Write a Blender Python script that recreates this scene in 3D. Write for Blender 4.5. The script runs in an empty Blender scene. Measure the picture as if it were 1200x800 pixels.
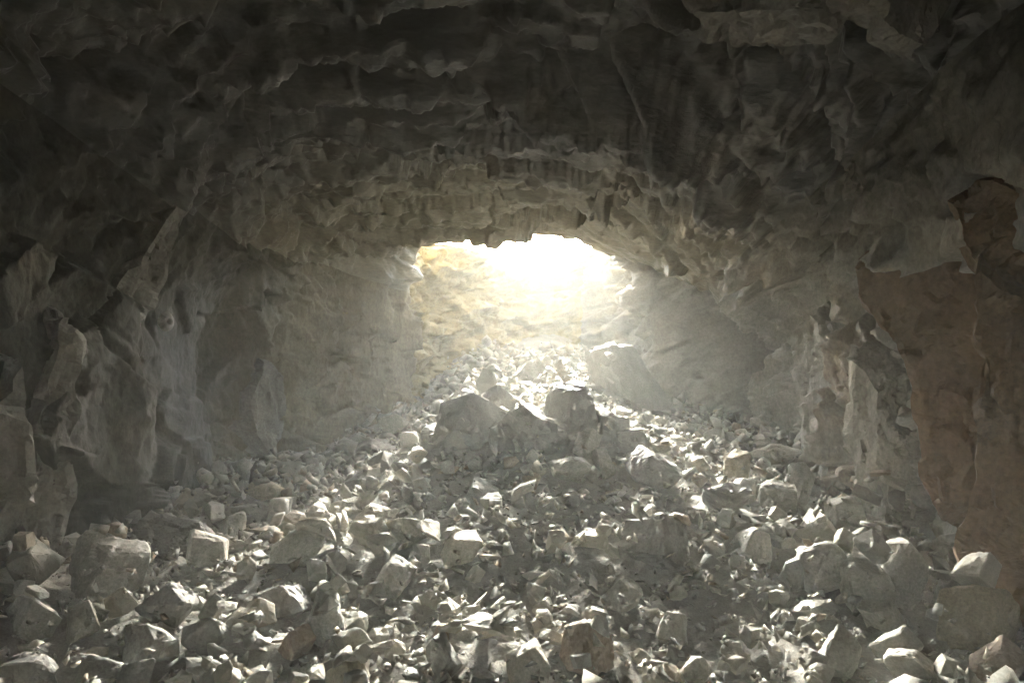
import bpy, bmesh, math, random
import numpy as np
from mathutils import Vector, Matrix, Euler
from math import radians

# ------------------------------------------------------------------ camera, sky, sun, exposure
scene = bpy.context.scene
COL = scene.collection
FPX = 873.0                       # focal length in pixels of the 1200 x 800 photograph
CAMZ = 1.6
cam_data = bpy.data.cameras.new("camera")
cam_data.sensor_width = 36.0
cam_data.lens = FPX / 1200.0 * 36.0
cam_data.clip_start = 0.05
cam_data.clip_end = 500.0
cam = bpy.data.objects.new("camera", cam_data)
cam.location = (0, 0, CAMZ)
cam.rotation_euler = (radians(90), 0, 0)
COL.objects.link(cam)
scene.camera = cam

SUN_EL, SUN_AZ = 20.0, 0.0        # azimuth measured from +Y (behind the opening) towards +X
world = bpy.data.worlds.new("World")
scene.world = world
world.use_nodes = True
wn, wl = world.node_tree.nodes, world.node_tree.links
bg = wn["Background"]
sky = wn.new("ShaderNodeTexSky")
sky.sky_type = 'NISHITA'
sky.sun_disc = False
sky.sun_elevation = radians(SUN_EL)
sky.sun_rotation = radians(SUN_AZ)
sky.dust_density = 4.0
wl.new(sky.outputs[0], bg.inputs[0])
bg.inputs[1].default_value = 0.05

sun_data = bpy.data.lights.new("sun", 'SUN')
sun_data.energy = 1.5             # veiled sun: a broad soft disc
sun_data.angle = radians(30)
sun_data.color = (0.98, 1.0, 0.93)
sun = bpy.data.objects.new("sun", sun_data)
sun.location = (0, 20, 12)
_d = Vector((math.sin(radians(SUN_AZ)) * math.cos(radians(SUN_EL)),
             math.cos(radians(SUN_AZ)) * math.cos(radians(SUN_EL)), math.sin(radians(SUN_EL))))
sun.rotation_euler = _d.to_track_quat('Z', 'Y').to_euler()
COL.objects.link(sun)

vs = scene.view_settings
vs.view_transform = 'Standard'
vs.look = 'None'
vs.gamma = 1.0
vs.use_curve_mapping = False
vs.exposure = 7.55

scene.render.engine = 'CYCLES'
cy = scene.cycles
cy.use_denoising = True
cy.max_bounces = 8
cy.diffuse_bounces = 6
cy.glossy_bounces = 3
cy.volume_bounces = 1
cy.sample_clamp_indirect = 6.0
cy.caustics_reflective = False
cy.caustics_refractive = False
cy.use_adaptive_sampling = True
cy.adaptive_threshold = 0.02

HAZE_DENSITY = 0.0125
HAZE_ANISO = 0.05

# ------------------------------------------------------------------ numpy noise
def _hash(ix, iy, iz, seed):
    h = (ix.astype(np.int64) * 374761393 + iy.astype(np.int64) * 668265263 +
         iz.astype(np.int64) * 2147483647 + seed * 1274126177) & 0xFFFFFFFF
    h = ((h ^ (h >> 13)) * 1274126177) & 0xFFFFFFFF
    h = ((h ^ (h >> 16)) * 2246822519) & 0xFFFFFFFF
    h = (h ^ (h >> 13)) & 0xFFFFFFFF
    return h.astype(np.float64) / 4294967296.0

def vnoise(P, seed=0):
    i = np.floor(P); f = P - i
    f = f * f * (3 - 2 * f)
    r = 0
    for dx in (0, 1):
        wx = f[:, 0] if dx else 1 - f[:, 0]
        for dy in (0, 1):
            wy = f[:, 1] if dy else 1 - f[:, 1]
            for dz in (0, 1):
                wz = f[:, 2] if dz else 1 - f[:, 2]
                r = r + wx * wy * wz * _hash(i[:, 0] + dx, i[:, 1] + dy, i[:, 2] + dz, seed)
    return r * 2 - 1

def fbm(P, seed=0, octs=4, gain=0.5):
    r = 0; a = 1.0; t = 0
    for k in range(octs):
        r = r + a * vnoise(P * (2.03 ** k), seed + 17 * k); t += a; a *= gain
    return r / t

def facet(P, scale, seed, step=0.5, tilt=0.6, warp=0.25, bev=0.05):
    """blocky fracture: nearest random cell, each cell a tilted plane, worn along the joints; about -1..1"""
    q = P / scale
    if warp:
        q = q + warp * np.stack([vnoise(q * 1.7 + 31.1, seed + 1), vnoise(q * 1.7 + 7.7, seed + 2),
                                 vnoise(q * 1.7 - 13.3, seed + 3)], 1)
    i = np.floor(q)
    n = len(q)
    d1 = np.full(n, 1e9); d2 = np.full(n, 1e9); v1 = np.zeros(n); v2 = np.zeros(n)
    for dx in (-1, 0, 1):
        for dy in (-1, 0, 1):
            for dz in (-1, 0, 1):
                a, b, c = i[:, 0] + dx, i[:, 1] + dy, i[:, 2] + dz
                fx = q[:, 0] - a - _hash(a, b, c, seed)
                fy = q[:, 1] - b - _hash(a, b, c, seed + 101)
                fz = q[:, 2] - c - _hash(a, b, c, seed + 202)
                d = np.sqrt(fx * fx + fy * fy + fz * fz)
                m = np.nonzero(d < d2)[0]
                if not len(m):
                    continue
                a, b, c = a[m], b[m], c[m]
                t1 = _hash(a, b, c, seed + 303) * 2 - 1
                t2 = _hash(a, b, c, seed + 404) * 2 - 1
                t3 = _hash(a, b, c, seed + 505) * 2 - 1
                val = step * (_hash(a, b, c, seed + 606) * 2 - 1) + tilt * (t1 * fx[m] + t2 * fy[m] + t3 * fz[m])
                dm = d[m]; first = dm < d1[m]
                mf, ms = m[first], m[~first]
                d2[mf] = d1[mf]; v2[mf] = v1[mf]; d1[mf] = dm[first]; v1[mf] = val[first]
                d2[ms] = dm[~first]; v2[ms] = val[~first]
    w = 0.5 * np.clip(1 - (d2 - d1) / bev, 0, 1)
    return v1 * (1 - w) + v2 * w

def smooth(t):
    t = np.clip(t, 0, 1)
    return t * t * (3 - 2 * t)

# ------------------------------------------------------------------ materials
def principled(name):
    m = bpy.data.materials.new(name)
    m.use_nodes = True
    return m, m.node_tree.nodes, m.node_tree.links, m.node_tree.nodes["Principled BSDF"]

ALB = 0.8
def rock_material(name, cols, rust=0.0, rough=0.8, bump=0.5, scale=1.0, island=False, objrand=False, spec=0.35, stretch=(1, 1, 1), zone=None):
    m, n, l, b = principled(name)
    tc = n.new("ShaderNodeTexCoord")
    mp = n.new("ShaderNodeMapping"); mp.inputs["Scale"].default_value = stretch
    l.new(tc.outputs["Object"], mp.inputs[0])
    def noise(sc, det, ro=0.6):
        t = n.new("ShaderNodeTexNoise"); t.inputs["Scale"].default_value = sc * scale
        t.inputs["Detail"].default_value = det; t.inputs["Roughness"].default_value = ro
        l.new(mp.outputs[0], t.inputs["Vector"]); return t
    n1, n2, n3 = noise(1.3, 6), noise(7, 8, 0.65), noise(40, 5, 0.7)
    cols = [tuple(c * ALB for c in q) for q in cols]
    r1 = n.new("ShaderNodeValToRGB")
    e = r1.color_ramp.elements
    e[0].position = 0.3; e[0].color = (*cols[0], 1); e[1].position = 0.72; e[1].color = (*cols[2], 1)
    k = e.new(0.5); k.color = (*cols[1], 1)
    mix = n.new("ShaderNodeMix"); mix.data_type = 'FLOAT'; mix.inputs[0].default_value = 0.45
    l.new(n1.outputs["Fac"], mix.inputs[2]); l.new(n2.outputs["Fac"], mix.inputs[3])
    l.new(mix.outputs[0], r1.inputs[0])
    col = r1.outputs[0]
    if rust > 0:
        nr = noise(0.55, 5, 0.55)
        rr = n.new("ShaderNodeValToRGB"); rr.color_ramp.elements[0].position = 0.62 - 0.25 * rust
        rr.color_ramp.elements[1].position = 0.82 - 0.2 * rust
        l.new(nr.outputs["Fac"], rr.inputs[0])
        mr = n.new("ShaderNodeMix"); mr.data_type = 'RGBA'
        l.new(rr.outputs[0], mr.inputs[0]); l.new(col, mr.inputs[6]); mr.inputs[7].default_value = (0.19, 0.108, 0.054, 1)
        col = mr.outputs[2]
    if zone:      # patchy blend to a second colour range along an axis
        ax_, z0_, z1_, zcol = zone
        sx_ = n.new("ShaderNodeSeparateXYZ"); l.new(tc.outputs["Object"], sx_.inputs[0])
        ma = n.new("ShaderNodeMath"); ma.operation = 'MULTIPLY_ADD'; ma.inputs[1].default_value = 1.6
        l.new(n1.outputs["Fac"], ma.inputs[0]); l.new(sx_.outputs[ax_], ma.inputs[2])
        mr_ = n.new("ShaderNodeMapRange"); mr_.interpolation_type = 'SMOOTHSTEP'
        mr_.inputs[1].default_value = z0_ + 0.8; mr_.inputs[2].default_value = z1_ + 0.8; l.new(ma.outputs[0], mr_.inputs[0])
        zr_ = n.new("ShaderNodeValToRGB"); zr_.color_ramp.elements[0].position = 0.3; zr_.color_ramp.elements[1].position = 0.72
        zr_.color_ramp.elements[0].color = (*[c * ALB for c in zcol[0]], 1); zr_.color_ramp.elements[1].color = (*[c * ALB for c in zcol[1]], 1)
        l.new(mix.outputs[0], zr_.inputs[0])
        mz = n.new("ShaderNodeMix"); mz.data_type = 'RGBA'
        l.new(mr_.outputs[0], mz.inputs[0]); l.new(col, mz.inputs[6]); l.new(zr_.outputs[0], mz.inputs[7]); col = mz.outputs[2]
    # fine speckle
    sp = n.new("ShaderNodeMapRange"); sp.inputs[1].default_value = 0.3; sp.inputs[2].default_value = 0.7
    sp.inputs[3].default_value = 0.72; sp.inputs[4].default_value = 1.22
    l.new(n3.outputs["Fac"], sp.inputs[0])
    hv = n.new("ShaderNodeHueSaturation"); l.new(col, hv.inputs["Color"]); l.new(sp.outputs[0], hv.inputs["Value"])
    col = hv.outputs[0]
    if island or objrand:
        if island:
            g = n.new("ShaderNodeNewGeometry"); rnd = g.outputs["Random Per Island"]
        else:
            g = n.new("ShaderNodeObjectInfo"); rnd = g.outputs["Random"]
        rp = n.new("ShaderNodeValToRGB")
        pts = [(0, (0.62, 0.62, 0.6)), (0.25, (0.9, 0.88, 0.84)), (0.55, (1.0, 0.97, 0.9)), (0.8, (1.15, 1.1, 1.0)), (0.95, (1.0, 0.88, 0.74)), (1, (0.95, 0.76, 0.6))]
        rp.color_ramp.elements[0].position = 0; rp.color_ramp.elements[0].color = (*pts[0][1], 1)
        rp.color_ramp.elements[1].position = 1; rp.color_ramp.elements[1].color = (*pts[-1][1], 1)
        for p_, c_ in pts[1:-1]:
            q = rp.color_ramp.elements.new(p_); q.color = (*c_, 1)
        l.new(rnd, rp.inputs[0])
        mm = n.new("ShaderNodeMix"); mm.data_type = 'RGBA'; mm.blend_type = 'MULTIPLY'; mm.inputs[0].default_value = 1
        l.new(col, mm.inputs[6]); l.new(rp.outputs[0], mm.inputs[7]); col = mm.outputs[2]
    l.new(col, b.inputs["Base Color"])
    rg = n.new("ShaderNodeMapRange"); rg.inputs[3].default_value = rough - 0.15; rg.inputs[4].default_value = rough + 0.15
    l.new(n2.outputs["Fac"], rg.inputs[0]); l.new(rg.outputs[0], b.inputs["Roughness"])
    b.inputs["Specular IOR Level"].default_value = spec
    # relief: broken small facets + grain
    vo = n.new("ShaderNodeTexVoronoi"); vo.inputs["Scale"].default_value = 16 * scale
    ad = n.new("ShaderNodeVectorMath"); ad.operation = 'MULTIPLY_ADD'
    l.new(n2.outputs["Color"], ad.inputs[0]); ad.inputs[1].default_value = (0.16, 0.16, 0.16); l.new(mp.outputs[0], ad.inputs[2])
    l.new(ad.outputs[0], vo.inputs["Vector"])
    add = n.new("ShaderNodeMath"); add.operation = 'MULTIPLY_ADD'; add.inputs[1].default_value = 0.5
    l.new(vo.outputs["Distance"], add.inputs[0]); l.new(n2.outputs["Fac"], add.inputs[2])
    add2 = n.new("ShaderNodeMath"); add2.operation = 'MULTIPLY_ADD'; add2.inputs[1].default_value = 0.35
    l.new(n3.outputs["Fac"], add2.inputs[0]); l.new(add.outputs[0], add2.inputs[2])
    bp = n.new("ShaderNodeBump"); bp.inputs["Strength"].default_value = bump; bp.inputs["Distance"].default_value = 0.03 / scale
    l.new(add2.outputs[0], bp.inputs["Height"]); l.new(bp.outputs[0], b.inputs["Normal"])
    return m

GREY = [(0.15, 0.141, 0.124), (0.23, 0.217, 0.19), (0.32, 0.303, 0.268)]
PALE = [(0.27, 0.258, 0.23), (0.37, 0.354, 0.316), (0.46, 0.44, 0.395)]
M = {}
M['ceiling'] = rock_material('ceiling_rock', [(0.05, 0.046, 0.037), (0.09, 0.083, 0.067), (0.165, 0.153, 0.126)], zone=('Y', 5.2, 7.2, ((0.15, 0.124, 0.078), (0.32, 0.285, 0.20))), rough=0.36, bump=0.5, spec=0.85, stretch=(0.55, 1.0, 1.6))  # ochre rock, with brightening towards the opening painted into its colour
M['wall'] = rock_material('wall_rock', [(0.05, 0.046, 0.037), (0.088, 0.081, 0.066), (0.155, 0.143, 0.119)], zone=('Y', 6.3, 8.0, ((0.15, 0.122, 0.072), (0.32, 0.282, 0.19))), rust=0.03, rough=0.72, bump=0.55, stretch=(1.2, 1.0, 0.7))  # ochre near the opening; its paler tone also paints in daylight
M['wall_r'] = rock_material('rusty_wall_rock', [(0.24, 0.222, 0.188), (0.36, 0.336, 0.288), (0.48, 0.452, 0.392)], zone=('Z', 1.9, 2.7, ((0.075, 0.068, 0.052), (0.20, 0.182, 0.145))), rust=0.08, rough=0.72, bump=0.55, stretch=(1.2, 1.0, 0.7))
M['ochre'] = rock_material('ochre_pit_rock', [(0.20, 0.155, 0.065), (0.27, 0.225, 0.115), (0.33, 0.30, 0.21)], rough=0.8, bump=0.6)
M['rust'] = rock_material('rust_stained_slab', [(0.14, 0.094, 0.058), (0.205, 0.14, 0.088), (0.27, 0.20, 0.135)], rust=0.6, rough=0.7, bump=0.6)
M['slab'] = rock_material('grey_slab_rock', GREY, rough=0.75, bump=0.45)
M['paleslab'] = rock_material('pale_slab_rock', PALE, rough=0.75, bump=0.45)
M['stone'] = rock_material('broken_stone', [(0.26, 0.253, 0.235), (0.35, 0.342, 0.318), (0.44, 0.43, 0.40)], rough=0.8, bump=0.25, scale=2.0, objrand=True)
M['rubble'] = rock_material('rubble_stone', [(0.26, 0.253, 0.235), (0.35, 0.342, 0.318), (0.44, 0.43, 0.40)], rough=0.85, bump=0.25, scale=2.0, island=True)
M['dirt'] = rock_material('stony_dirt', [(0.18, 0.168, 0.145), (0.25, 0.235, 0.205), (0.32, 0.30, 0.265)], rough=0.9, bump=0.6, scale=2.5)
M['tan'] = rock_material('tan_stone', [(0.28, 0.24, 0.17), (0.37, 0.32, 0.235), (0.44, 0.39, 0.31)], rough=0.8, bump=0.25, scale=2.0)
M['brown'] = rock_material('brown_stone', [(0.20, 0.155, 0.115), (0.28, 0.22, 0.17), (0.35, 0.29, 0.235)], rough=0.8, bump=0.25, scale=2.0)
M['darkstone'] = rock_material('dark_grey_stone', [(0.14, 0.133, 0.12), (0.21, 0.2, 0.182), (0.28, 0.268, 0.243)], rough=0.75, bump=0.25, scale=2.0)
M['palestone'] = rock_material('pale_stone', PALE, rough=0.8, bump=0.25, scale=2.0)
M['soil'] = rock_material('hill_soil', [(0.16, 0.14, 0.09), (0.24, 0.21, 0.14), (0.31, 0.28, 0.20)], rough=0.95, bump=0.6)

# ------------------------------------------------------------------ object helpers
def link_mesh(name, me, mat, parent=None, smooth_shade=False):
    me.materials.clear(); me.materials.append(mat)
    o = bpy.data.objects.new(name, me)
    COL.objects.link(o)
    if parent is not None:
        o.parent = parent
    if smooth_shade:
        me.polygons.foreach_set("use_smooth", np.ones(len(me.polygons), dtype=bool))
    return o

def grid_mesh(name, P, mask=None):
    """P: (rows, cols, 3) -> quad mesh; mask (rows-1, cols-1) keeps quads"""
    r, c = P.shape[:2]
    idx = np.arange(r * c).reshape(r, c)
    q = np.stack([idx[:-1, :-1], idx[:-1, 1:], idx[1:, 1:], idx[1:, :-1]], -1)
    q = q[mask] if mask is not None else q.reshape(-1, 4)
    return mesh_from(name, P.reshape(-1, 3), q.reshape(-1, 4))

def mesh_from(name, V, F):
    me = bpy.data.meshes.new(name)
    V = np.ascontiguousarray(V, dtype=np.float32); F = np.ascontiguousarray(F, dtype=np.int32)
    k = F.shape[1]
    me.vertices.add(len(V)); me.vertices.foreach_set("co", V.ravel())
    me.loops.add(F.size); me.loops.foreach_set("vertex_index", F.ravel())
    me.polygons.add(len(F)); me.polygons.foreach_set("loop_start", np.arange(0, F.size, k, dtype=np.int32))
    me.update(calc_edges=True); me.validate()
    return me

def structure(o):
    o["kind"] = "structure"; return o

def ray(px, py):
    return Vector(((px - 600) / FPX, 1.0, (400 - py) / FPX))

def on_plane(px, py, p0, nrm):
    d = ray(px, py); o = Vector((0, 0, CAMZ))
    t = (Vector(p0) - o).dot(nrm) / d.dot(nrm)
    return o + d * t

# ------------------------------------------------------------------ tunnel shell
def XL(y): return np.interp(y, [-6, 2.5, 4.0, 4.9, 5.3, 6.6, 7.2, 8.2], [-2.7, -2.7, -2.72, -2.62, -2.74, -2.66, -2.3, -1.03])
def XR(y): return np.interp(y, [-6, 2.5, 3.6, 5, 7, 8.2], [2.5, 2.45, 2.4, 2.5, 2.5, 2.45])
def HC(y): return np.interp(y, [-6, 2, 3.6, 4.3, 4.9, 5.4, 6.4, 8.2], [3.5, 3.5, 3.45, 3.25, 3.03, 2.98, 2.92, 2.72])
def RL(y): return np.interp(y, [-6, 3.5, 5, 6.8, 8.2], [1.0, 1.3, 1.8, 1.3, 0.45])
def RR(y): return np.interp(y, [-6, 3.5, 5, 8.2], [0.9, 1.2, 1.6, 1.3])
ZB = -0.6

def section(s, y):
    """s in 0..1 from right floor over the roof to left floor; arrays -> base point and outward normal (air side in)"""
    xl, xr, h, rl, rr = XL(y), XR(y), HC(y), RL(y), RR(y)
    seg = [h - rr - ZB, rr * math.pi / 2, (xr - rr) - (xl + rl), rl * math.pi / 2, h - rl - ZB]
    tot = sum(seg)
    d = s * tot
    c = np.cumsum(np.stack(seg), 0)
    P = np.zeros(s.shape + (3,)); N = np.zeros(s.shape + (3,))
    P[..., 1] = y
    k = d < c[0]
    P[..., 0] = np.where(k, xr, 0); P[..., 2] = np.where(k, ZB + d, 0); N[..., 0] = np.where(k, -1, 0)
    k = (d >= c[0]) & (d < c[1]); a = (d - c[0]) / rr
    P[..., 0] = np.where(k, xr - rr + rr * np.cos(a), P[..., 0]); P[..., 2] = np.where(k, h - rr + rr * np.sin(a), P[..., 2])
    N[..., 0] = np.where(k, -np.cos(a), N[..., 0]); N[..., 2] = np.where(k, -np.sin(a), N[..., 2])
    k = (d >= c[1]) & (d < c[2])
    P[..., 0] = np.where(k, xr - rr - (d - c[1]), P[..., 0]); P[..., 2] = np.where(k, h, P[..., 2]); N[..., 2] = np.where(k, -1, N[..., 2])
    k = (d >= c[2]) & (d < c[3]); a = (d - c[2]) / rl
    P[..., 0] = np.where(k, xl + rl - rl * np.sin(a), P[..., 0]); P[..., 2] = np.where(k, h - rl + rl * np.cos(a), P[..., 2])
    N[..., 0] = np.where(k, np.sin(a), N[..., 0]); N[..., 2] = np.where(k, -np.cos(a), N[..., 2])
    k = d >= c[3]
    P[..., 0] = np.where(k, xl, P[..., 0]); P[..., 2] = np.where(k, h - rl - (d - c[3]), P[..., 2]); N[..., 0] = np.where(k, 1, N[..., 0])
    P[..., 2] -= 0.32 * smooth((P[..., 0] - 0.3) / 1.3) * smooth((y - 4.5) / 3.5) * smooth((P[..., 2] - 1.0) / 0.8)
    return P, N

def bump2(x, y, cx, cy_, wx, wy, ang=0.0):
    ca, sa = math.cos(ang), math.sin(ang)
    u = (x - cx) * ca + (y - cy_) * sa; v = -(x - cx) * sa + (y - cy_) * ca
    return np.exp(-(u / wx) ** 4 - (v / wy) ** 4)

def rock_displace(P, N):
    """displacement towards the air (along N) of base points"""
    x, y, z = P[:, 0], P[:, 1], P[:, 2]
    up = np.clip(-N[:, 2], 0, 1)
    # bedding-following coordinates on the roof, upright jointing on the walls
    g = 0.30 * np.maximum(x, 0) ** 1.4 + 0.05 * x
    Q1 = np.stack([x * 0.42, (y - g) * 1.15, z * 1.0], 1)
    Q2 = np.stack([x * 1.0, y * 0.75, z * 0.80 + 0.10 * y], 1)
    w = smooth((up - 0.15) / 0.75)[:, None]
    def terrace(f, st, edge=0.12):
        t = f / st; k = np.floor(t)
        return st * (k + smooth((t - k - (1 - edge)) / edge))
    def breaks(Q, a):
        f1 = 0.30 * facet(Q, 1.15, 61 + a, .55, .9, .03) + 0.14 * facet(Q + 5, 0.5, 62 + a, .6, .9, .03)
        e = terrace(f1, 0.13, 0.12)
        return e + 0.06 * facet(Q, 0.8, 11 + a, 0.5, 0.9, 0.03, .04) + (0.06 if a == 0 else 0.022) * facet(Q + 3.3, 0.33, 23 + a, 0.5, 1.1, 0.0, .03)
    wf = w[:, 0]
    d = np.zeros(len(P))
    mr, mw = wf > 0, wf < 1
    d[mr] += wf[mr] * breaks(Q1[mr], 0)
    d[mw] += (1 - wf[mw]) * breaks(Q2[mw], 1000)
    Pw = P * np.array([1.0, 1.0, 0.85])
    far = smooth((y - 6.6) / 0.6) * (1 - wf)
    d += (0.014 + 0.016 * wf + 0.022 * far) * facet(Pw + 8.1, 0.15, 37, 0.6, 1.1, 0.02, .05) + far * 0.05 * facet(Pw, 0.36, 38, .6, 1.0, .02, .04) + (0.008 + 0.006 * wf + 0.008 * far) * facet(Pw * 1.1, 0.065, 41, 0.7, 1.1, 0.05, .08)
    d += 0.13 * np.exp(-((y - 4.95 - 0.25 * vnoise(P * 0.8, 90)) / 0.25) ** 4)      # arch rib where the roof comes down
    # thin strata on the roof, sweeping round with the arch
    g2 = 0.42 * np.maximum(x, 0) ** 1.3 + 0.12 * np.maximum(-x - 0.4, 0) ** 1.5
    Qs = np.stack([x * 0.22, (y - g2) * 1.0, z * 1.0], 1)
    d += w[:, 0] * (0.10 * facet(Qs, 0.45, 47, .9, .8, .03, .05) + 0.045 * facet(Qs + 2, 0.17, 48, .9, .9, .04, .07) + 0.018 * facet(Qs + 5, 0.08, 49, .9, .8, .12, .1))
    calm = smooth((y - 5.0) / 0.3) * smooth((6.8 - y) / 0.4) * (x < -1) * (1 - w[:, 0])      # broad flat faces of the left wall
    d = d * (1 - 0.6 * calm) + calm * (0.05 * facet(P * np.array([1, 0.8, 0.6]), 0.9, 55, .5, .8, .05) + 0.012 * facet(P, 0.2, 56, .5, 1.0, .1))
    # jagged upright ribs of the right wall
    jag = smooth((y - 4.0) / 0.5) * smooth((7.6 - y) / 0.6) * (x > 1) * (1 - 0.6 * w[:, 0])
    R = np.stack([x, y * 1.0 + 0.25 * z, z * 0.66 - 0.2 * y], 1)
    d += jag * (0.22 * facet(R, 0.62, 81, .8, .9, .03, .04) + 0.12 * facet(R, 0.27, 82, .8, 1.0, .03, .05) + 0.035 * facet(P, 0.13, 83, .8, 1.0, .05, .06) + 0.03)
    # roof ledges: grooves that lie behind a lip (seen as dark lens shapes under a bright edge)
    def groove(cx, cy_, wx, wy, dep, ang=0.0):
        return -0.75 * dep * bump2(x, y, cx, cy_, wx, wy * 1.2, ang)
    wup = w[:, 0]
    d += wup * (groove(-1.5, 5.75, 1.1, 0.26, 0.26, -0.08) + groove(1.5, 4.75, 0.7, 0.25, 0.24, 0.5) +
                groove(0.55, 4.25, 1.1, 0.3, 0.24, 0.25) + groove(-0.9, 4.5, 1.0, 0.3, 0.18, 0.1) +
                groove(0.4, 5.2, 0.6, 0.2, 0.16, 0.3) + groove(-1.9, 5.3, 0.8, 0.35, 0.2, 0.2) + groove(2.0, 4.4, 0.5, 0.3, 0.25, 0.6))
    lipw = smooth((y - 7.2) / 0.8) * wup
    d = d * (1 - 0.75 * lipw) - 0.02 * lipw + 0.02 * lipw * facet(P, 0.13, 78)
    d += wup * 0.10 * bump2(x, y, -1.0, 5.1, 1.3, 0.35, -0.1)
    return d

def disp_points(P, N, lateral=0.008):
    Pf, Nf = P.reshape(-1, 3), N.reshape(-1, 3)
    d = rock_displace(Pf, Nf)
    out = Pf + Nf * d[:, None]
    lat = np.stack([fbm(Pf * 2.1 + 5, 71, 3), fbm(Pf * 2.1 + 15, 72, 3), fbm(Pf * 2.1 + 25, 73, 3)], 1)
    return (out + lateral * lat).reshape(P.shape)

ys = np.concatenate([np.linspace(-11, 1.8, 80, endpoint=False), np.linspace(1.8, 4.6, 210, endpoint=False), np.linspace(4.6, 8.15, 280)])
NS = 600
ss = np.linspace(0, 1, NS)
S, Y = np.meshgrid(ss, ys)
P, N = section(S, Y)
SH = disp_points(P, N)
# the roof lip turns up into the daylight face of the hill
lastP, lastN = SH[-1], N[-1]
extra = []
for k in range(1, 26):
    t = k / 25.0
    e = lastP - lastN * (1.7 * t) ; e[:, 1] = lastP[:, 1] + 0.25 * math.sin(t * 1.5) + 0.05 * vnoise(e * 4, 3)
    extra.append(e)
SH = np.concatenate([SH, np.stack(extra)], 0)
i1, i2 = int(NS * 0.30), int(NS * 0.71)
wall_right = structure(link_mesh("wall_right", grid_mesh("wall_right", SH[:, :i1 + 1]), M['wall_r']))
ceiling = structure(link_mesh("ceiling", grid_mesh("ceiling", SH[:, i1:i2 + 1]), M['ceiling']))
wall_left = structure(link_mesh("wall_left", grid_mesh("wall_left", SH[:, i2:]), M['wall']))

# rock face that closes the tunnel behind the viewer
u, v = np.meshgrid(np.linspace(-3.2, 3.2, 50), np.linspace(-0.7, 4.0, 40))
B = np.stack([u, np.full_like(u, -10.6), v], -1)
Bd = B.copy(); Bd[..., 1] += 0.35 * facet(B.reshape(-1, 3), 0.8, 91).reshape(u.shape)
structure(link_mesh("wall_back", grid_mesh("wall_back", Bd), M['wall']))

# ------------------------------------------------------------------ pit beyond the lip: rock face curving round, open to the sky
def resample(pts, n):
    pts = np.array(pts, float)
    for _ in range(2):      # soften corners a little (Chaikin)
        q = [pts[0]]
        for a, b in zip(pts[:-1], pts[1:]):
            q += [a * 0.8 + b * 0.2, a * 0.2 + b * 0.8]
        q.append(pts[-1]); pts = np.array(q)
    L = np.concatenate([[0], np.cumsum(np.linalg.norm(np.diff(pts[:, :2], axis=0), axis=1))])
    t = np.linspace(0, L[-1], n)
    return np.stack([np.interp(t, L, pts[:, k]) for k in range(pts.shape[1])], 1)

PIT = [(-2.4, 7.9, 2.9), (-1.2, 8.3, 2.9), (-0.65, 8.95, 2.72), (-0.1, 9.6, 2.70), (0.5, 10.3, 2.82), (1.1, 10.2, 2.95), (1.45, 9.3, 2.9), (1.27, 8.4, 2.75), (1.62, 8.05, 2.9), (2.8, 7.55, 2.9)]
pl = resample(PIT, 330)
tan = np.gradient(pl[:, :2], axis=0); tan /= np.linalg.norm(tan, axis=1)[:, None]
nrm2 = np.stack([tan[:, 1], -tan[:, 0]], 1)      # towards the pit's inside
vv = np.linspace(0, 1, 190)
PP = np.zeros((190, 330, 3)); NN = np.zeros_like(PP)
lean = 0.12
for k, t in enumerate(vv):
    z = -0.2 + (pl[:, 2] + 0.2) * t
    out = lean * np.maximum(0, z - 0.8)
    PP[k, :, 0] = pl[:, 0] - nrm2[:, 0] * out * smooth((pl[:, 1] - 8.3) / 0.5); PP[k, :, 1] = pl[:, 1] - nrm2[:, 1] * out * smooth((pl[:, 1] - 8.3) / 0.5); PP[k, :, 2] = z
NN[..., 0] = nrm2[None, :, 0]; NN[..., 1] = nrm2[None, :, 1]
Pf, Nf = PP.reshape(-1, 3), NN.reshape(-1, 3)
Qp = np.stack([(Pf[:, 0] + Pf[:, 1] * 0.5) * 0.6 + 0.5 * Pf[:, 2], Pf[:, 1] * 0.5, Pf[:, 2] * 1.3 - 0.8 * Pf[:, 0]], 1)
def terrace(f, st, edge=0.15):
    t = f / st; k = np.floor(t)
    return st * (k + smooth((t - k - (1 - edge)) / edge))
dd = terrace(0.5 * fbm(Qp * 1.3, 301, 3) + 0.1 * facet(Qp, 0.5, 302, .6, .8, .1), 0.14) + 0.12 * facet(Qp, 0.55, 311, .6, .9, .04) + 0.09 * facet(Qp + 4, 0.25, 322, .7, 1.0, .04)
dd += 0.03 * facet(Qp, 0.11, 333, .7, 1.0, .1) + 0.016 * facet(Qp, 0.055, 344, .7, 1.0, .2)
flat = np.clip((Pf[:, 0] - 1.3) / 0.25, 0, 1) * (Pf[:, 1] < 8.5)      # the smooth dark end face right of the opening
dd = dd * (1 - 0.75 * flat)
PP = (Pf + Nf * dd[:, None]).reshape(PP.shape)
ic = 175
structure(link_mesh("wall_pit", grid_mesh("wall_pit", PP[:, :ic + 1]), M['ochre']))
structure(link_mesh("wall_end", grid_mesh("wall_end", PP[:, ic:]), M['slab']))

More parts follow.
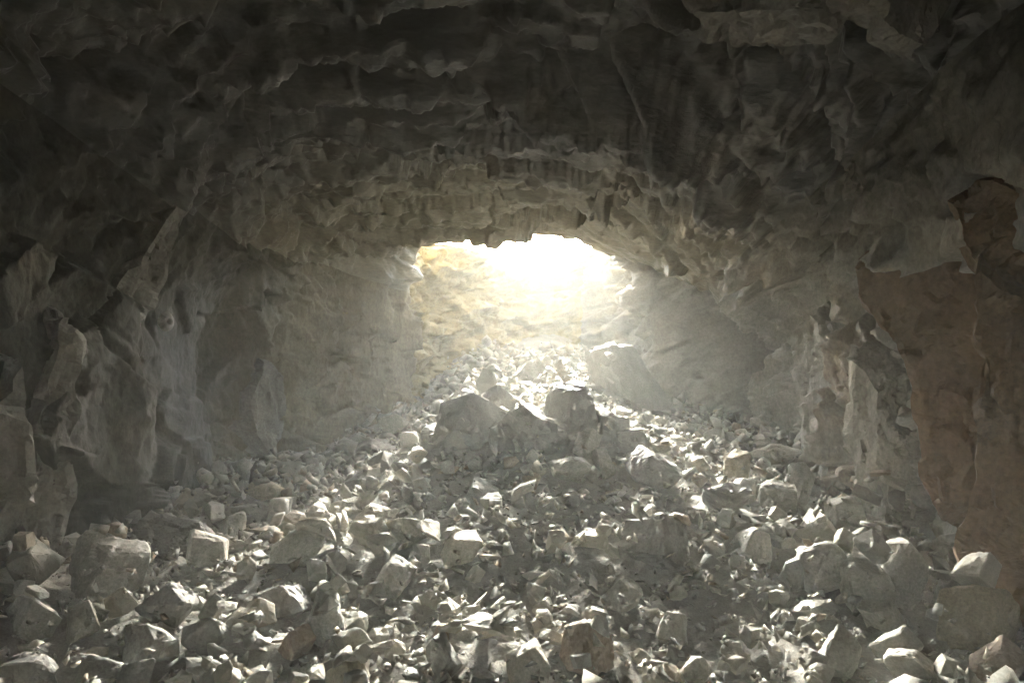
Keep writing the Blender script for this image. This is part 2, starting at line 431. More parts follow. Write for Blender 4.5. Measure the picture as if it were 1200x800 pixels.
# hill surface around the pit
gx, gy = np.meshgrid(np.linspace(-8, 8, 129), np.linspace(-12, 16, 225))
hp = np.stack([gx, gy, np.zeros_like(gx)], -1).reshape(-1, 3)
hz = 4.15 - 0.6 * smooth((gy.ravel() - 4.5) / 3.5) + 0.1 * fbm(hp * 0.7, 400, 4)
outer = smooth((gy.ravel() - 8.2) / 0.9)
hz = hz * (1 - outer) + (2.45 + 0.12 * fbm(hp * 0.9, 402, 5) + 0.14 * np.clip(np.abs(gx.ravel()) - 2.5, 0, 6)) * outer
hp[:, 2] = hz
pitpoly = np.array([(-1.6, 8.1)] + [(p[0] - nn[0] * 0.75, p[1] - nn[1] * 0.75) for p, nn in zip(pl[60:270:10], nrm2[60:270:10])] + [(2.2, 8.1)])
def inside(px, py, poly):
    r = np.zeros(px.shape, bool); j = len(poly) - 1
    for i in range(len(poly)):
        xi, yi = poly[i]; xj, yj = poly[j]
        c = ((yi > py) != (yj > py)) & (px < (xj - xi) * (py - yi) / (yj - yi + 1e-12) + xi)
        r ^= c; j = i
    return r
cxm = (gx[:-1, :-1] + gx[1:, 1:]) / 2; cym = (gy[:-1, :-1] + gy[1:, 1:]) / 2
structure(link_mesh("hillside", grid_mesh("hillside", hp.reshape(gx.shape + (3,)), ~inside(cxm, cym, pitpoly)), M['soil'], smooth_shade=True))

u, v = np.meshgrid(np.linspace(-4.5, 4.5, 90), np.linspace(8.0, 10.0, 30))
q_ = np.stack([u.ravel(), v.ravel(), 0 * u.ravel()], 1)
und = 3.42 + 0.22 * (v - 8.0) + (0.10 * facet(q_, 0.6, 95)).reshape(u.shape) + 0.03 * np.abs(u)
OV = np.concatenate([np.stack([u, v, und], -1), np.stack([u[-1:], v[-1:] + 0.05, und[-1:] + 0.15], -1), np.stack([u, v, np.full_like(u, 4.05)], -1)[::-1]], 0)
structure(link_mesh("added_sky_blocker", grid_mesh("added_sky_blocker", OV), M['slab']))  # unseen slab added above the pit to block overhead skylight

# ------------------------------------------------------------------ ground under the rubble
def ground_z(x, y):
    x = np.asarray(x, float); y = np.asarray(y, float)
    zc = np.interp(y, [-6, 1.5, 2.5, 3.5, 5, 6, 7.0, 7.6], [0.1, 0.2, 0.3, 0.43, 0.86, 1.12, 1.27, 1.30])
    zl = np.interp(y, [-6, 1.5, 3.5, 5, 7.2, 8], [0.1, 0.25, 0.42, 0.48, 0.52, 0.85])
    zr = np.interp(y, [-6, 1.5, 3.5, 4.5, 6.0, 7, 8], [0.1, 0.2, 0.32, 0.46, 0.74, 0.76, 0.85])
    ax = x - 0.2
    w = 1 - smooth((np.abs(ax) - 0.15) / 1.85)
    z = np.where(ax < 0, zl, zr) * (1 - w) + zc * w
    z = np.where(y > 7.7, z - 0.05 * np.clip(y - 7.7, 0, 0.9) + 0.3 * np.clip(y - 8.8, 0, 3), z)
    return z

HX0, HY0, HR = -3.4, 1.4, 0.025
hnx, hny = int(6.8 / HR), int(9.6 / HR)
HGX, HGY = np.meshgrid(HX0 + HR * np.arange(hnx), HY0 + HR * np.arange(hny))
_p = np.stack([HGX.ravel(), HGY.ravel(), np.zeros(HGX.size)], 1)
HM = ground_z(HGX, HGY) + (0.10 * fbm(_p * 1.1, 500, 4)).reshape(HGX.shape)
HM += (0.030 * facet(_p, 0.22, 510, .8, .8) + 0.012 * facet(_p, 0.08, 511, .8, .8) + 0.006 * facet(_p, 0.035, 512, .8, .8)).reshape(HGX.shape)
HM -= 0.06
gm = np.stack([HGX, HGY, HM], -1)
structure(link_mesh("ground", grid_mesh("ground", gm), M['dirt']))
u, v = np.meshgrid(np.linspace(-3.4, 3.4, 60), np.linspace(-11, 1.45, 90))
structure(link_mesh("floor", grid_mesh("floor", np.stack([u, v, ground_z(u, v) - 0.08 + 0.05 * fbm(np.stack([u.ravel(), v.ravel(), 0 * u.ravel()], 1) * 2, 3).reshape(u.shape)], -1)), M['dirt']))

# ------------------------------------------------------------------ rock shapes
def hull_bm(rng, n=14, dims=(1, 1, 1), power=3.0):
    bm = bmesh.new()
    for _ in range(n):
        v = np.array([rng.gauss(0, 1) for _ in range(3)])
        v /= (np.abs(v) ** power).sum() ** (1 / power)
        v *= rng.uniform(0.86, 1.05)
        bm.verts.new((v[0] * dims[0] / 2, v[1] * dims[1] / 2, v[2] * dims[2] / 2))
    r = bmesh.ops.convex_hull(bm, input=bm.verts)
    junk = [g for g in r['geom_interior'] if isinstance(g, bmesh.types.BMVert)] + [g for g in r['geom_unused'] if isinstance(g, bmesh.types.BMVert)]
    if junk:
        bmesh.ops.delete(bm, geom=list(set(junk)), context='VERTS')
    return bm

def block_bm(rng, dims, extra=3, turn=0.42):
    """broken block: a sheared, tapered box turned at random inside its bounds, corners knocked off"""
    bm = bmesh.new(); pts = []
    sh = rng.uniform(-0.3, 0.3), rng.uniform(-0.3, 0.3); tp = rng.uniform(0.55, 1.0)
    for sx in (-1, 1):
        for sy in (-1, 1):
            for sz_ in (-1, 1):
                t = tp if sz_ > 0 else 1.0
                p = np.array([sx * rng.uniform(0.55, 1.0) * t + sh[0] * sz_, sy * rng.uniform(0.55, 1.0) * t + sh[1] * sz_, sz_ * rng.uniform(0.65, 1.0)])
                if rng.random() < 0.35:      # knocked-off corner: two points instead of one
                    k = rng.randrange(3); q = p.copy(); q[k] *= rng.uniform(0.3, 0.6); p[(k + 1) % 3] *= rng.uniform(0.4, 0.7); pts.append(q)
                pts.append(p)
    for _ in range(extra):
        v = [rng.uniform(-0.8, 0.8) for _ in range(3)]; a = rng.randrange(3); v[a] = math.copysign(rng.uniform(0.95, 1.15), v[a])
        pts.append(np.array(v))
    A = np.array(pts) @ np.array(Euler((rng.gauss(0, turn), rng.gauss(0, turn), rng.uniform(0, 6.28))).to_matrix()).T
    A = (A - (A.max(0) + A.min(0)) / 2) / (A.max(0) - A.min(0)) * np.array(dims)
    for p in A:
        bm.verts.new(p)
    r = bmesh.ops.convex_hull(bm, input=bm.verts)
    junk = [g for g in r['geom_interior'] + r['geom_unused'] if isinstance(g, bmesh.types.BMVert)]
    if junk:
        bmesh.ops.delete(bm, geom=list(set(junk)), context='VERTS')
    bmesh.ops.dissolve_limit(bm, angle_limit=0.12, verts=bm.verts[:], edges=bm.edges[:])
    return bm

def refine(bm, maxlen, rounds=7):
    for _ in range(rounds):
        es = [e for e in bm.edges if e.calc_length() > maxlen]
        if not es:
            break
        bmesh.ops.subdivide_edges(bm, edges=es, cuts=1)
        bmesh.ops.triangulate(bm, faces=[f for f in bm.faces if len(f.verts) > 3])

def roughen(bm, size, seed, amt=0.05, fine=0.012, stretch=(1, 1, 1)):
    bm.normal_update()
    co = np.array([v.co[:] for v in bm.verts]); no = np.array([v.normal[:] for v in bm.verts])
    q = co * np.array(stretch)
    d = amt * size * facet(q, size * 0.45, seed, .3, .9, .1) + amt * 0.5 * size * facet(q, size * 0.17, seed + 5, .4, .9, .1) + fine * size * fbm(q / size * 9, seed + 9, 3)
    co = co + no * d[:, None]
    for v, c in zip(bm.verts, co):
        v.co = c

def boulder_mesh(name, seed, dims, n=14, detail=0.03, amt=0.045, power=3.5, block=False):
    rng = random.Random(seed)
    bm = block_bm(rng, dims, n) if block else hull_bm(rng, n, dims, power)
    sz = sum(dims) / 3
    bmesh.ops.bevel(bm, geom=list(bm.edges), offset=sz * 0.03, segments=1, affect='EDGES', clamp_overlap=True)
    bmesh.ops.triangulate(bm, faces=bm.faces[:])
    refine(bm, max(detail, sz * 0.06))
    roughen(bm, sz, seed, amt)
    me = bpy.data.meshes.new(name)
    bm.to_mesh(me); bm.free()
    return me

def extents(me, rot):
    co = np.empty(len(me.vertices) * 3, np.float32); me.vertices.foreach_get("co", co)
    co = co.reshape(-1, 3) @ np.array(rot.to_matrix()).T
    return co.min(0), co.max(0)

def hm_window(x, y, r):
    i0 = int((x - r - HX0) / HR); i1 = int((x + r - HX0) / HR) + 2
    j0 = int((y - r - HY0) / HR); j1 = int((y + r - HY0) / HR) + 2
    return max(i0, 0), min(i1, hnx), max(j0, 0), min(j1, hny)

def settle(x, y, rx, ry, hz, mixmax=0.35, sink=0.3, fixed=None):
    """rest a stone with plan radii rx, ry and half height hz on the pile; returns its centre height"""
    r = max(rx, ry)
    i0, i1, j0, j1 = hm_window(x, y, r)
    if i1 - i0 < 1 or j1 - j0 < 1:
        return float(ground_z(x, y)) + hz
    dx = (HGX[j0:j1, i0:i1] - x) / max(rx, .01); dy = (HGY[j0:j1, i0:i1] - y) / max(ry, .01)
    d2 = dx * dx + dy * dy
    k = d2 < 1
    H = HM[j0:j1, i0:i1]
    if not k.any():
        b = float(H.mean()); return fixed if fixed is not None else b + hz * (1 - 2 * sink)
    hv = H[k]
    b = hv.mean() * (1 - mixmax) + hv.max() * mixmax
    cz = fixed if fixed is not None else b + hz * (1 - 2 * sink)
    top = cz + hz * np.sqrt(np.clip(1 - d2 ** 2, 0, 1)) * 0.88
    HM[j0:j1, i0:i1] = np.where(k, np.maximum(H, top), H)
    return float(cz)

def ray_ground(px, py):
    d = ray(px, py); t = 1.5
    while t < 9.5:
        if CAMZ + d.z * t <= float(ground_z(d.x * t, t)) - 0.02:
            break
        t += 0.02
    return d.x * t, t

# ------------------------------------------------------------------ slabs and ribs that stand out of the walls and roof (parts of them)
def slab(name, px, p0, nrm, thick, parent, mat, seed, proud=0.0, rough_amt=0.05, label=None, maxlen=0.04, jag=0.06):
    nrm = Vector(nrm).normalized()
    pts = [on_plane(a, b, Vector(p0) + nrm * proud, nrm) for a, b in px]
    rng = random.Random(seed)
    for _ in range(2):      # jagged outline
        q = []
        for a, b in zip(pts, pts[1:] + pts[:1]):
            m = (a + b) / 2; L = (b - a).length
            off = Vector((rng.gauss(0, 1), rng.gauss(0, 1), rng.gauss(0, 1))); off -= nrm * off.dot(nrm)
            q += [a, m + off * jag * L]
        pts = q
    c = sum(pts, Vector()) / len(pts)
    bm = bmesh.new()
    front = [bm.verts.new(p - c + nrm * rng.gauss(0, 0.008)) for p in pts]
    mid = [bm.verts.new((p - c) * rng.uniform(1.03, 1.12) - nrm * 0.05) for p in pts]
    back = [bm.verts.new((p - c) * 1.3 - nrm * thick) for p in pts]
    bm.faces.new(front)
    bm.faces.new(back[::-1])
    n = len(pts)
    for i in range(n):
        bm.faces.new((front[i], mid[i], mid[(i + 1) % n], front[(i + 1) % n]))
        bm.faces.new((mid[i], back[i], back[(i + 1) % n], mid[(i + 1) % n]))
    bmesh.ops.recalc_face_normals(bm, faces=bm.faces[:])
    bmesh.ops.triangulate(bm, faces=bm.faces[:])
    refine(bm, maxlen, 6)
    roughen(bm, 0.5, seed, rough_amt, 0.008, (1, 1, 0.5))
    me = bpy.data.meshes.new(name); bm.to_mesh(me); bm.free()
    o = link_mesh(name, me, mat, parent)
    o.location = c
    if label:
        o["label"] = label
    return o

LW = (1, -0.25, 0.0)     # left wall faces right, turned a little to the viewer
RW = (-1, -0.25, 0.0)
S = 'rock_slab'
# left wall
slab(S, [(103, 440), (168, 432), (160, 510), (148, 600), (130, 640), (92, 640), (98, 540)], (-2.52, 5.0, 1), (0.75, -0.66, 0), 0.5, wall_left, M['slab'], 1, proud=0.0, rough_amt=0.09, jag=0.09, label="pale upright rib of rock beside the big left boulder")
slab(S, [(294, 470), (312, 425), (334, 440), (338, 478), (326, 525), (316, 532), (298, 500)], (-2.32, 7.05, 1), (0.85, -0.5, 0), 0.3, wall_left, M['slab'], 7, proud=-0.04, rough_amt=0.08, label="leaf-shaped pale slab low on the left wall", jag=0.015)
slab(S, [(52, 470), (70, 380), (96, 400), (98, 480), (84, 600), (62, 650), (40, 640)], (-2.5, 4.3, 1), (0.85, -0.5, 0), 0.5, wall_left, M['slab'], 2, rough_amt=0.09, jag=0.09)
slab(S, [(118, 420), (140, 330), (176, 290), (214, 232), (232, 240), (196, 310), (168, 380), (160, 430)], (-2.42, 5.0, 1.8), (0.8, -0.5, -0.3), 0.5, wall_left, M['slab'], 6, rough_amt=0.09, jag=0.08)
slab(S, [(-12, 480), (26, 430), (36, 520), (20, 640), (-12, 690)], (-2.45, 3.7, 1), (0.85, -0.5, 0), 0.5, wall_left, M['slab'], 3, rough_amt=0.09, jag=0.09)
# right wall
slab(S, [(1003, 318), (1060, 300), (1140, 312), (1146, 480), (1140, 560), (1092, 590), (1070, 450), (1020, 370)], (2.32, 4.1, 1.6), (-0.8, -0.6, 0), 0.35, wall_right, M['rust'], 21, proud=-0.015, rough_amt=0.08, jag=0.07, label="smooth rust-brown slab left of the long crack")
slab(S, [(1112, 238), (1215, 236), (1215, 350), (1160, 325), (1136, 306)], (2.3, 3.6, 2.2), (-0.75, -0.66, 0), 0.4, wall_right, M['rust'], 22, proud=-0.015, rough_amt=0.08, jag=0.07, label="smooth rust-brown slab above the slanting crack")
slab(S, [(1142, 316), (1162, 330), (1215, 356), (1215, 740), (1150, 720), (1124, 640), (1144, 560), (1150, 460)], (2.25, 3.5, 1.5), (-0.75, -0.66, 0), 0.4, wall_right, M['rust'], 23, proud=-0.015, rough_amt=0.08, jag=0.07, label="tall rust-brown slab at the right edge")
slab(S, [(926, 420), (952, 370), (980, 420), (988, 500), (978, 600), (948, 580), (940, 490)], (2.35, 5.9, 1.4), (-0.9, -0.3, 0), 0.35, wall_right, M['wall_r'], 26, rough_amt=0.1, label="bright fractured rib on the right wall")
slab(S, [(994, 420), (1030, 460), (1046, 540), (1040, 640), (1006, 640), (1000, 540)], (2.3, 5.0, 1.3), (-0.9, -0.3, 0), 0.35, wall_right, M['wall_r'], 27, rough_amt=0.1)
# roof
slab(S, [(808, 20), (880, 14), (978, 26), (970, 50), (890, 58), (830, 48)], (1.2, 4.0, 3.28), (-0.05, 0.06, -1), 0.3, ceiling, M['slab'], 41, rough_amt=0.1, jag=0.1, label="pale flat slab in the dark roof")
slab(S, [(960, 0), (985, -8), (1060, 45), (1106, 90), (1090, 92), (1030, 50)], (1.7, 3.7, 3.2), (-0.25, 0.1, -1), 0.3, ceiling, M['slab'], 42, rough_amt=0.1, jag=0.1)

# drilled shot hole with its pale ring
def drill_hole():
    p = on_plane(198, 377, (-2.42, 6, 1.7), Vector((0.9, -0.4, 0)).normalized())
    bm = bmesh.new()
    n = 20; rings = [(0.02, 0.10), (0.02, 0.0), (0.028, -0.008), (0.045, -0.004), (0.075, 0.03)]
    vs_ = [[bm.verts.new((r * math.cos(2 * math.pi * k / n) * (1 + .1 * math.sin(3 * k)), r * math.sin(2 * math.pi * k / n), -z)) for k in range(n)] for r, z in rings]
    for a, b in zip(vs_[:-1], vs_[1:]):
        for k in range(n):
            bm.faces.new((a[k], a[(k + 1) % n], b[(k + 1) % n], b[k]))
    bm.faces.new(vs_[0])
    me = bpy.data.meshes.new("drill_hole"); bm.to_mesh(me); bm.free()
    o = link_mesh("drill_hole", me, M['paleslab'], wall_left)
    o["label"] = "small round drill hole with a pale rim"
    o.rotation_euler = Vector((0.9, -0.4, 0)).to_track_quat('Z', 'Y').to_euler()
    o.location = p
drill_hole()

BASE = HM.copy()
# ------------------------------------------------------------------ rubble: the marked rocks first
# px, py (centre), w, h in photo pixels, material, name, label, squareness
HEROES = [
 (113, 662, 100, 88, 'palestone', 'boulder', "large pale boulder with flat top at foot of left wall"),
 (188, 622, 92, 58, 'darkstone', 'boulder', "dark flat block behind the large pale boulder on the left"),
 (260, 608, 46, 42, 'palestone', 'rock', "bright leaning slab right of the dark flat block on the left"),
 (28, 722, 70, 56, 'palestone', 'rock', "white-topped rock cut by the left edge of the picture"),
 (88, 728, 50, 48, 'stone', 'rock', "grey rock in front of the large pale boulder"),
 (100, 784, 78, 44, 'stone', 'rock', "wide grey-brown rock at the bottom left of the picture"),
 (196, 706, 62, 52, 'darkstone', 'rock', "dark upright block below the large pale boulder's right side"),
 (236, 738, 56, 46, 'darkstone', 'rock', "dark rounded block near the bottom left, right of a tilted slab"),
 (168, 746, 74, 44, 'stone', 'rock', "tilted grey slab left of the dark rounded block"),
 (330, 692, 62, 44, 'darkstone', 'rock', "dark square block with thin lit top edge, left of centre"),
 (376, 722, 44, 68, 'palestone', 'rock', "pale upright slab right of the dark square block"),
 (456, 676, 52, 58, 'palestone', 'rock', "pale wedge with bright right face in the left-centre rubble"),
 (308, 578, 48, 26, 'tan', 'rock', "flat yellowish stone at the rubble's edge below the leaf-shaped slab"),
 (342, 636, 64, 42, 'stone', 'rock', "broad grey rock between the flat yellowish stone and dark square block"),
 (238, 645, 54, 42, 'stone', 'rock', "grey rock directly below the bright leaning slab on the left"),
 (18, 786, 80, 60, 'darkstone', 'rock', "big dark rock in the bottom left corner"),
 (345, 745, 44, 42, 'brown', 'rock', "reddish-brown rock below the pale upright slab, near the bottom"),
 (150, 788, 54, 40, 'darkstone', 'rock', "dark grey rock at the bottom edge, right of the wide grey-brown one"),
 (554, 496, 104, 72, 'darkstone', 'boulder', "massive dark block left of the crest under the opening"),
 (668, 484, 84, 76, 'darkstone', 'boulder', "tall dark round-topped boulder on the crest under the opening"),
 (618, 440, 46, 28, 'palestone', 'rock', "bright white wedge on top of the crest"),
 (612, 500, 76, 54, 'darkstone', 'boulder', "dark block wedged between the two largest crest boulders"),
 (432, 523, 80, 28, 'darkstone', 'rock', "long low dark slab on the pile's left shoulder"),
 (460, 498, 38, 28, 'stone', 'rock', "grey rock above the long low dark slab"),
 (748, 464, 118, 74, 'stone', 'boulder', "wide flat-topped ledge block right of the crest"),
 (572, 568, 44, 18, 'palestone', 'rock', "thin pale flat stone in the middle of the pile"),
 (708, 538, 24, 36, 'palestone', 'rock', "small bright upright stone below the tall crest boulder"),
 (690, 520, 34, 38, 'stone', 'rock', "grey rock just behind the small bright upright stone"),
 (746, 512, 38, 36, 'darkstone', 'rock', "dark rock below the wide ledge block"),
 (768, 546, 64, 46, 'darkstone', 'boulder', "large dark block in the pile right of the small bright upright stone"),
 (670, 550, 52, 30, 'stone', 'rock', "low grey rock left of the small bright upright stone"),
 (600, 515, 50, 30, 'darkstone', 'rock', "dark rock at the foot of the massive crest block"),
 (912, 526, 84, 34, 'stone', 'boulder', "long flat slab leaning on the foot of the right wall"),
 (866, 544, 36, 36, 'tan', 'rock', "yellow-brown rock left of the long flat slab on the right"),
 (872, 572, 38, 32, 'palestone', 'rock', "pale rock below the yellow-brown rock on the right"),
 (912, 582, 42, 36, 'stone', 'rock', "grey rock below the long flat slab on the right"),
 (940, 568, 38, 58, 'palestone', 'rock', "pale upright block against the right wall below the long slab"),
 (880, 632, 46, 38, 'palestone', 'rock', "pale many-sided rock in the right-hand rubble"),
 (918, 634, 38, 18, 'palestone', 'rock', "flat pale stone right of the many-sided rock"),
 (932, 668, 30, 42, 'darkstone', 'rock', "dark egg-shaped upright stone left of the rounded right boulder"),
 (976, 668, 66, 66, 'palestone', 'boulder', "large rounded pale boulder at the foot of the right wall"),
 (1018, 684, 54, 66, 'stone', 'boulder', "grey boulder right of the large rounded pale one"),
 (986, 762, 48, 76, 'stone', 'boulder', "upright grey block near the bottom right"),
 (1052, 752, 54, 52, 'palestone', 'rock', "pale wedge right of the upright grey block, bottom right"),
 (1082, 778, 84, 40, 'palestone', 'boulder', "long pale flat rock at the bottom right of the picture"),
 (1036, 718, 50, 36, 'stone', 'rock', "grey rock between the grey boulder and the pale wedge, right"),
 (1064, 678, 50, 84, 'palestone', 'boulder', "tall pale block leaning on the right wall's foot"),
 (996, 606, 38, 44, 'palestone', 'rock', "bright block stuck at the right wall above the rounded boulder"),
 (1112, 706, 34, 70, 'palestone', 'rock', "narrow bright slab standing at the foot of the rust-brown wall"),
 (1155, 722, 96, 80, 'tan', 'boulder', "broad crumbly tan boulder at the foot of the right-hand wall"),
 (1178, 778, 70, 52, 'brown', 'boulder', "reddish-tan rock in the bottom right corner"),
 (770, 628, 84, 52, 'darkstone', 'boulder', "large low dark boulder right of the middle of the pile"),
 (470, 620, 60, 42, 'stone', 'rock', "grey rock left of the pile's middle, above the pale wedge"),
 (790, 722, 42, 40, 'stone', 'rock', "grey rock in the foreground below the large low dark boulder"),
 (816, 768, 34, 42, 'palestone', 'rock', "small pale upright rock at the bottom, right of centre"),
 (690, 758, 64, 60, 'brown', 'boulder', "big brownish rock at the bottom centre"),
 (618, 772, 54, 46, 'stone', 'rock', "grey rock left of the big brownish rock at the bottom"),
 (520, 768, 40, 54, 'stone', 'rock', "upright grey slab at the bottom, left of centre"),
 (405, 790, 50, 36, 'tan', 'rock', "tan rock at the bottom edge below the pale upright slab"),
 (430, 600, 52, 36, 'stone', 'rock', "grey rock on the pile's left slope below the long dark slab"),
 (540, 640, 46, 34, 'stone', 'rock', "grey rock in the middle of the pile's front slope"),
 (850, 590, 56, 40, 'darkstone', 'rock', "dark rock left of the pale rock at the right slope"),
 (516, 506, 58, 46, 'darkstone', 'boulder', "dark block left of the massive dark crest block"),
 (642, 512, 66, 44, 'darkstone', 'boulder', "half-buried dark block at the foot of the tall crest boulder"),
 (586, 466, 52, 36, 'darkstone', 'boulder', "low dark block behind the massive crest block"),
 (712, 496, 50, 46, 'darkstone', 'boulder', "dark block right of the tall crest boulder, below the ledge block"),
 (730, 690, 50, 38, 'stone', 'rock', "grey rock in front of the large low dark boulder"),
]
YFIX = {20: 7.5, 24: 7.1}
CREST = {18, 19, 21, 24, 29, 31, 51, 62, 63, 64, 65}
rocks = []        # (object, px, py, pxsize, shape word)
rng = random.Random(7)
for k, (px, py, w, h, mat, name, lab) in enumerate(HEROES):
    x, y = ray_ground(px, min(py + h * 0.38, 830))
    x = max(XL(y) + 0.1, min(XR(y) - 0.05, x))
    W, Hh = w * y / FPX, h * y / FPX
    if k in YFIX:
        y2 = YFIX[k]; W *= y2 / y; Hh *= y2 / y; x *= y2 / y; y = y2
    crest = k in CREST
    up = Hh * (1.4 if crest else 1.15); dep = max(0.55 * W, min((W + Hh) * 0.5, 1.1 * W))
    me = boulder_mesh(name, 900 + k, (W * 1.05, dep, up), n=rng.choice([1, 2, 3, 4]), block=True, detail=0.022, amt=0.024 + 0.03 * min(1, W / 0.6), power=rng.choice([6, 8, 10]))
    rot = Euler((rng.uniform(-0.2, 0.12), rng.uniform(-0.2, 0.2), rng.uniform(-0.3, 0.3)))
    mn, mx = extents(me, rot)
    o = link_mesh(name, me, M[mat])
    o.rotation_euler = rot
    hz = (mx[2] - mn[2]) / 2
    yy = y + dep * 0.25
    a0, a1, b0, b1 = hm_window(x, yy, W * 0.4)
    base = float(BASE[b0:b1, a0:a1].mean()) if a1 > a0 and b1 > b0 else float(ground_z(x, yy))
    cz = settle(x, yy, (mx[0] - mn[0]) / 2, (mx[1] - mn[1]) / 2, hz, 0, 0.2, fixed=base + hz * (0.28 if crest else 0.5))
    o.location = (x, yy, cz - (mx[2] + mn[2]) / 2)
    o["label"] = lab; o["category"] = name
    rocks.append((o, px, py, w, name))

# ------------------------------------------------------------------ rubble: loose stones, coarse to fine
TEMPL = []
for k in range(56):
    r_ = random.Random(2000 + k)
    kind = ('wedge', 'flat', 'blocky', 'long')[k % 4]
    dims = {'wedge': (1, 0.85, 0.75), 'flat': (1, 0.85, 0.38), 'blocky': (0.95, 0.9, 0.85), 'long': (1.25, 0.6, 0.5)}[kind]
    blk = k % 3 != 0
    nn_ = r_.choice([1, 2, 3]) if blk else r_.choice([10, 12])
    me = boulder_mesh("stone_shape", 2000 + k, dims, n=nn_, detail=0.1, amt=0.03, power=5, block=blk)
    bm = block_bm(random.Random(2000 + k), dims, nn_) if blk else hull_bm(random.Random(2000 + k), nn_, dims, 5)
    bmesh.ops.triangulate(bm, faces=bm.faces[:])
    V = np.array([v.co[:] for v in bm.verts]); bm.verts.index_update()
    Fc = np.array([[v.index for v in f.verts] for f in bm.faces]); bm.free()
    TEMPL.append((me, V, Fc, kind))

KEEP = [(h[0], h[2], h[1], h[3], o.location.y) for (o, *_), h in zip(rocks, HEROES)]
CHIP = []
for k in range(30):
    r_ = random.Random(3100 + k)
    bm = hull_bm(r_, r_.choice([5, 6, 6, 7]), (1.15, r_.uniform(0.7, 1.0), r_.uniform(0.4, 0.75)), 8)
    bmesh.ops.triangulate(bm, faces=bm.faces[:]); bm.verts.index_update()
    CHIP.append((np.array([v.co[:] for v in bm.verts]), np.array([[v.index for v in f.verts] for f in bm.faces]))); bm.free()
def scatter(n, smin, smax, pw, seed, mixmax, sink, ymax=9.6, hmax=9.0):
    r_ = random.Random(seed); out = []
    for _ in range(n):
        y = 1.8 + (ymax - 1.8) * r_.random() ** 1.1
        x = r_.uniform(XL(y) + 0.05, XR(y) - 0.0) if y < 7.8 else r_.uniform(-0.9, 1.3)
        # coarser towards the left wall and the right foot, finer in the middle front
        mid = math.exp(-((x - 0.6) / 0.8) ** 2) * (1 if y < 6.2 else 0.3)
        s = smin * (1 - r_.random() * (1 - (smin / smax) ** pw)) ** (-1 / pw)
        if s > 0.12 and r_.random() < 0.88 * mid:
            continue
        ii = min(max(int((x - HX0) / HR), 0), hnx - 1); jj = min(max(int((y - HY0) / HR), 0), hny - 1)
        if HM[jj, ii] - BASE[jj, ii] > min(hmax, 0.3) and r_.random() < (0.85 if smin > 0.06 and HM[jj, ii] - BASE[jj, ii] < 0.3 else 1):
            continue
        if s > 0.06:
            zz = HM[jj, ii] + s * 0.3; qx, qy = 600 + x / y * FPX, 400 - (zz - CAMZ) / y * FPX
            if any(abs(qx - a) < b * 0.5 + s * 120 / y and abs(qy - c) < d_ * 0.42 + s * 120 / y and yh - 1.3 < y < yh + 0.35 for a, b, c, d_, yh in KEEP):
                continue
        k = r_.randrange(len(TEMPL))
        rot = Euler((r_.gauss(0, 0.5), r_.gauss(0, 0.5), r_.uniform(0, 6.283)))
        V = TEMPL[k][1]
        E = V @ np.array(rot.to_matrix()).T
        mn, mx = E.min(0) * s, E.max(0) * s
        hz = (mx[2] - mn[2]) / 2
        cz = settle(x, y, (mx[0] - mn[0]) / 2, (mx[1] - mn[1]) / 2, hz, mixmax, sink)
        out.append((x, y, cz - (mx[2] + mn[2]) / 2, s, k, rot))
    return out

loose = scatter(540, 0.13, 0.26, 2.0, 31, 0.3, 0.18, hmax=0.3) + scatter(2600, 0.075, 0.15, 2.0, 32, 0.3, 0.2, hmax=0.26)
loose += [q for q in scatter(1500, 0.05, 0.16, 2.0, 35, 0.35, 0.22) if q[1] > 7.2]
loose += scatter(7000, 0.04, 0.075, 2.0, 33, 0.3, 0.3, hmax=0.085) + scatter(7000, 0.02, 0.045, 2.0, 34, 0.4, 0.25, ymax=6.8, hmax=0.04)
order = sorted(range(len(loose)), key=lambda i: -loose[i][3] / loose[i][1] * (1 if abs(loose[i][0]) / loose[i][1] < 0.69 and (CAMZ - loose[i][2]) / loose[i][1] < 0.46 else 0.01))
big = set(order[:300 - len(HEROES)])

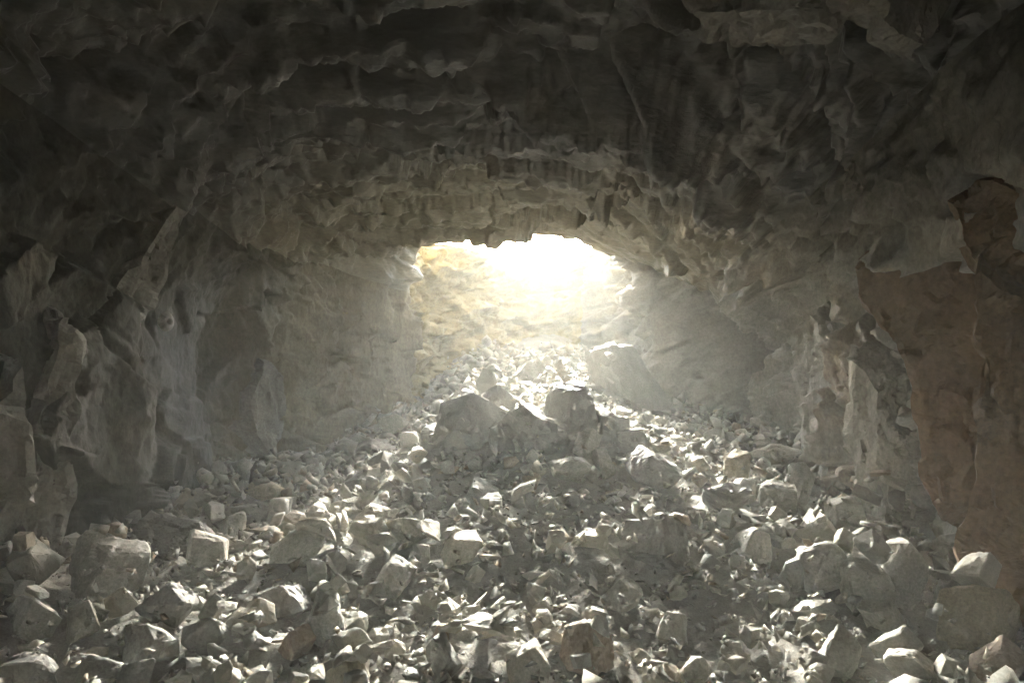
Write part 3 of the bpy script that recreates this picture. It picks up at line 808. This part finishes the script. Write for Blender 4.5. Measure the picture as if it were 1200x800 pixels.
heroinfo = [(o.location.copy(), h[6], o) for (o, *_), h in zip(rocks, HEROES)]
SHORT = {0: "large pale boulder", 18: "massive dark crest block", 19: "tall dark crest boulder", 40: "large rounded pale boulder", 51: "large low dark boulder",
         10: "pale upright slab", 11: "pale wedge", 9: "dark square block", 24: "wide flat-topped ledge block", 32: "long flat leaning slab", 42: "upright grey block",
         44: "long pale flat rock", 55: "big brownish rock", 49: "broad crumbly tan boulder", 22: "long low dark slab", 37: "pale many-sided rock", 1: "dark flat block",
         29: "large dark pile block", 57: "upright grey bottom slab", 2: "bright leaning slab", 25: "thin pale flat stone", 12: "flat yellowish stone", 60: "mid-slope grey rock"}
from collections import defaultdict
bylab = defaultdict(list)
for i in sorted(big):
    x, y, z, s, k, rot = loose[i]
    o = link_mesh("rock", TEMPL[k][0], M['stone']) if not TEMPL[k][0].materials else bpy.data.objects.new("rock", TEMPL[k][0])
    if o.name not in COL.objects:
        COL.objects.link(o)
    o.location = (x, y, z); o.rotation_euler = rot; o.scale = (s, s, s)
    best = min(SHORT, key=lambda q: (heroinfo[q][0].x - x) ** 2 + (heroinfo[q][0].y - y) ** 2)
    hp_ = heroinfo[best][0]
    ddx, ddy = (x / y - hp_.x / hp_.y) * 6, y - hp_.y
    rel = ("left of" if ddx < 0 else "right of") if abs(ddx) > abs(ddy) * 0.8 else ("in front of" if ddy < 0 else "behind")
    dist = math.hypot(x - hp_.x, y - hp_.y)
    near = "just " if dist < 0.45 else ("some way " if dist > 0.95 else "")
    wpx = s * FPX / y
    size = "small" if wpx < 24 else ("mid-sized" if wpx < 36 else "fair-sized")
    shape = {'wedge': 'wedge-shaped', 'flat': 'flat', 'blocky': 'blocky', 'long': 'elongated'}[TEMPL[k][3]]
    lab = f"{size} {shape} rock {near}{rel} the {SHORT[best]}"
    o["category"] = "rock"; o["label"] = lab; bylab[lab].append(o)
NUM = {2: "two", 3: "three", 4: "four", 5: "five", 6: "six", 7: "seven"}
for lab, os_ in bylab.items():
    if len(os_) > 1:
        os_.sort(key=lambda q: q.location.x / q.location.y)
        n_ = len(os_)
        for q, o in enumerate(os_):
            place = ("left-hand" if q == 0 else "right-hand") if n_ == 2 else ("leftmost" if q == 0 else "rightmost" if q == n_ - 1 else "middle" if n_ == 3 else ("second", "third", "fourth", "fifth")[q - 1] + " from left")
            o["label"] = f"{place} of {NUM.get(n_, 'several')} {lab.replace(' rock ', ' rocks ')}"
            o["group"] = lab.replace(" rock ", " rocks ")

Vs, Fs, off = [], [], 0
for i, (x, y, z, s, k, rot) in enumerate(loose):
    if i in big:
        continue
    V, Fc = (TEMPL[k][1], TEMPL[k][2]) if s > 0.11 else CHIP[i % len(CHIP)]
    Vs.append((V * s) @ np.array(rot.to_matrix()).T + np.array([x, y, z])); Fs.append(Fc + off); off += len(V)
rub = link_mesh("rubble", mesh_from("rubble", np.concatenate(Vs), np.concatenate(Fs)), M['rubble'])
rub["kind"] = "stuff"; rub["label"] = "small loose broken stones covering the tunnel floor and pile"; rub["category"] = "rubble"

# ------------------------------------------------------------------ dusty air
bm = bmesh.new()
bmesh.ops.create_cube(bm, size=1.0)
for v in bm.verts:
    v.co = Vector((v.co.x * 17, 2.0 + v.co.y * 29, 1.4 + v.co.z * 6.3 ))
me = bpy.data.meshes.new("haze"); bm.to_mesh(me); bm.free()
hm = bpy.data.materials.new("dusty_air"); hm.use_nodes = True
hn, hl = hm.node_tree.nodes, hm.node_tree.links
hn.clear()
pv = hn.new("ShaderNodeVolumePrincipled"); ho = hn.new("ShaderNodeOutputMaterial")
pv.inputs["Density"].default_value = HAZE_DENSITY
pv.inputs["Anisotropy"].default_value = HAZE_ANISO
pv.inputs["Color"].default_value = (0.90, 0.93, 0.91, 1)
hl.new(pv.outputs[0], ho.inputs["Volume"])
hz_o = bpy.data.objects.new("haze", me); COL.objects.link(hz_o)
me.materials.append(hm)
hz_o["kind"] = "stuff"; hz_o["label"] = "pale dusty haze glowing in the light from the opening"; hz_o["category"] = "haze"
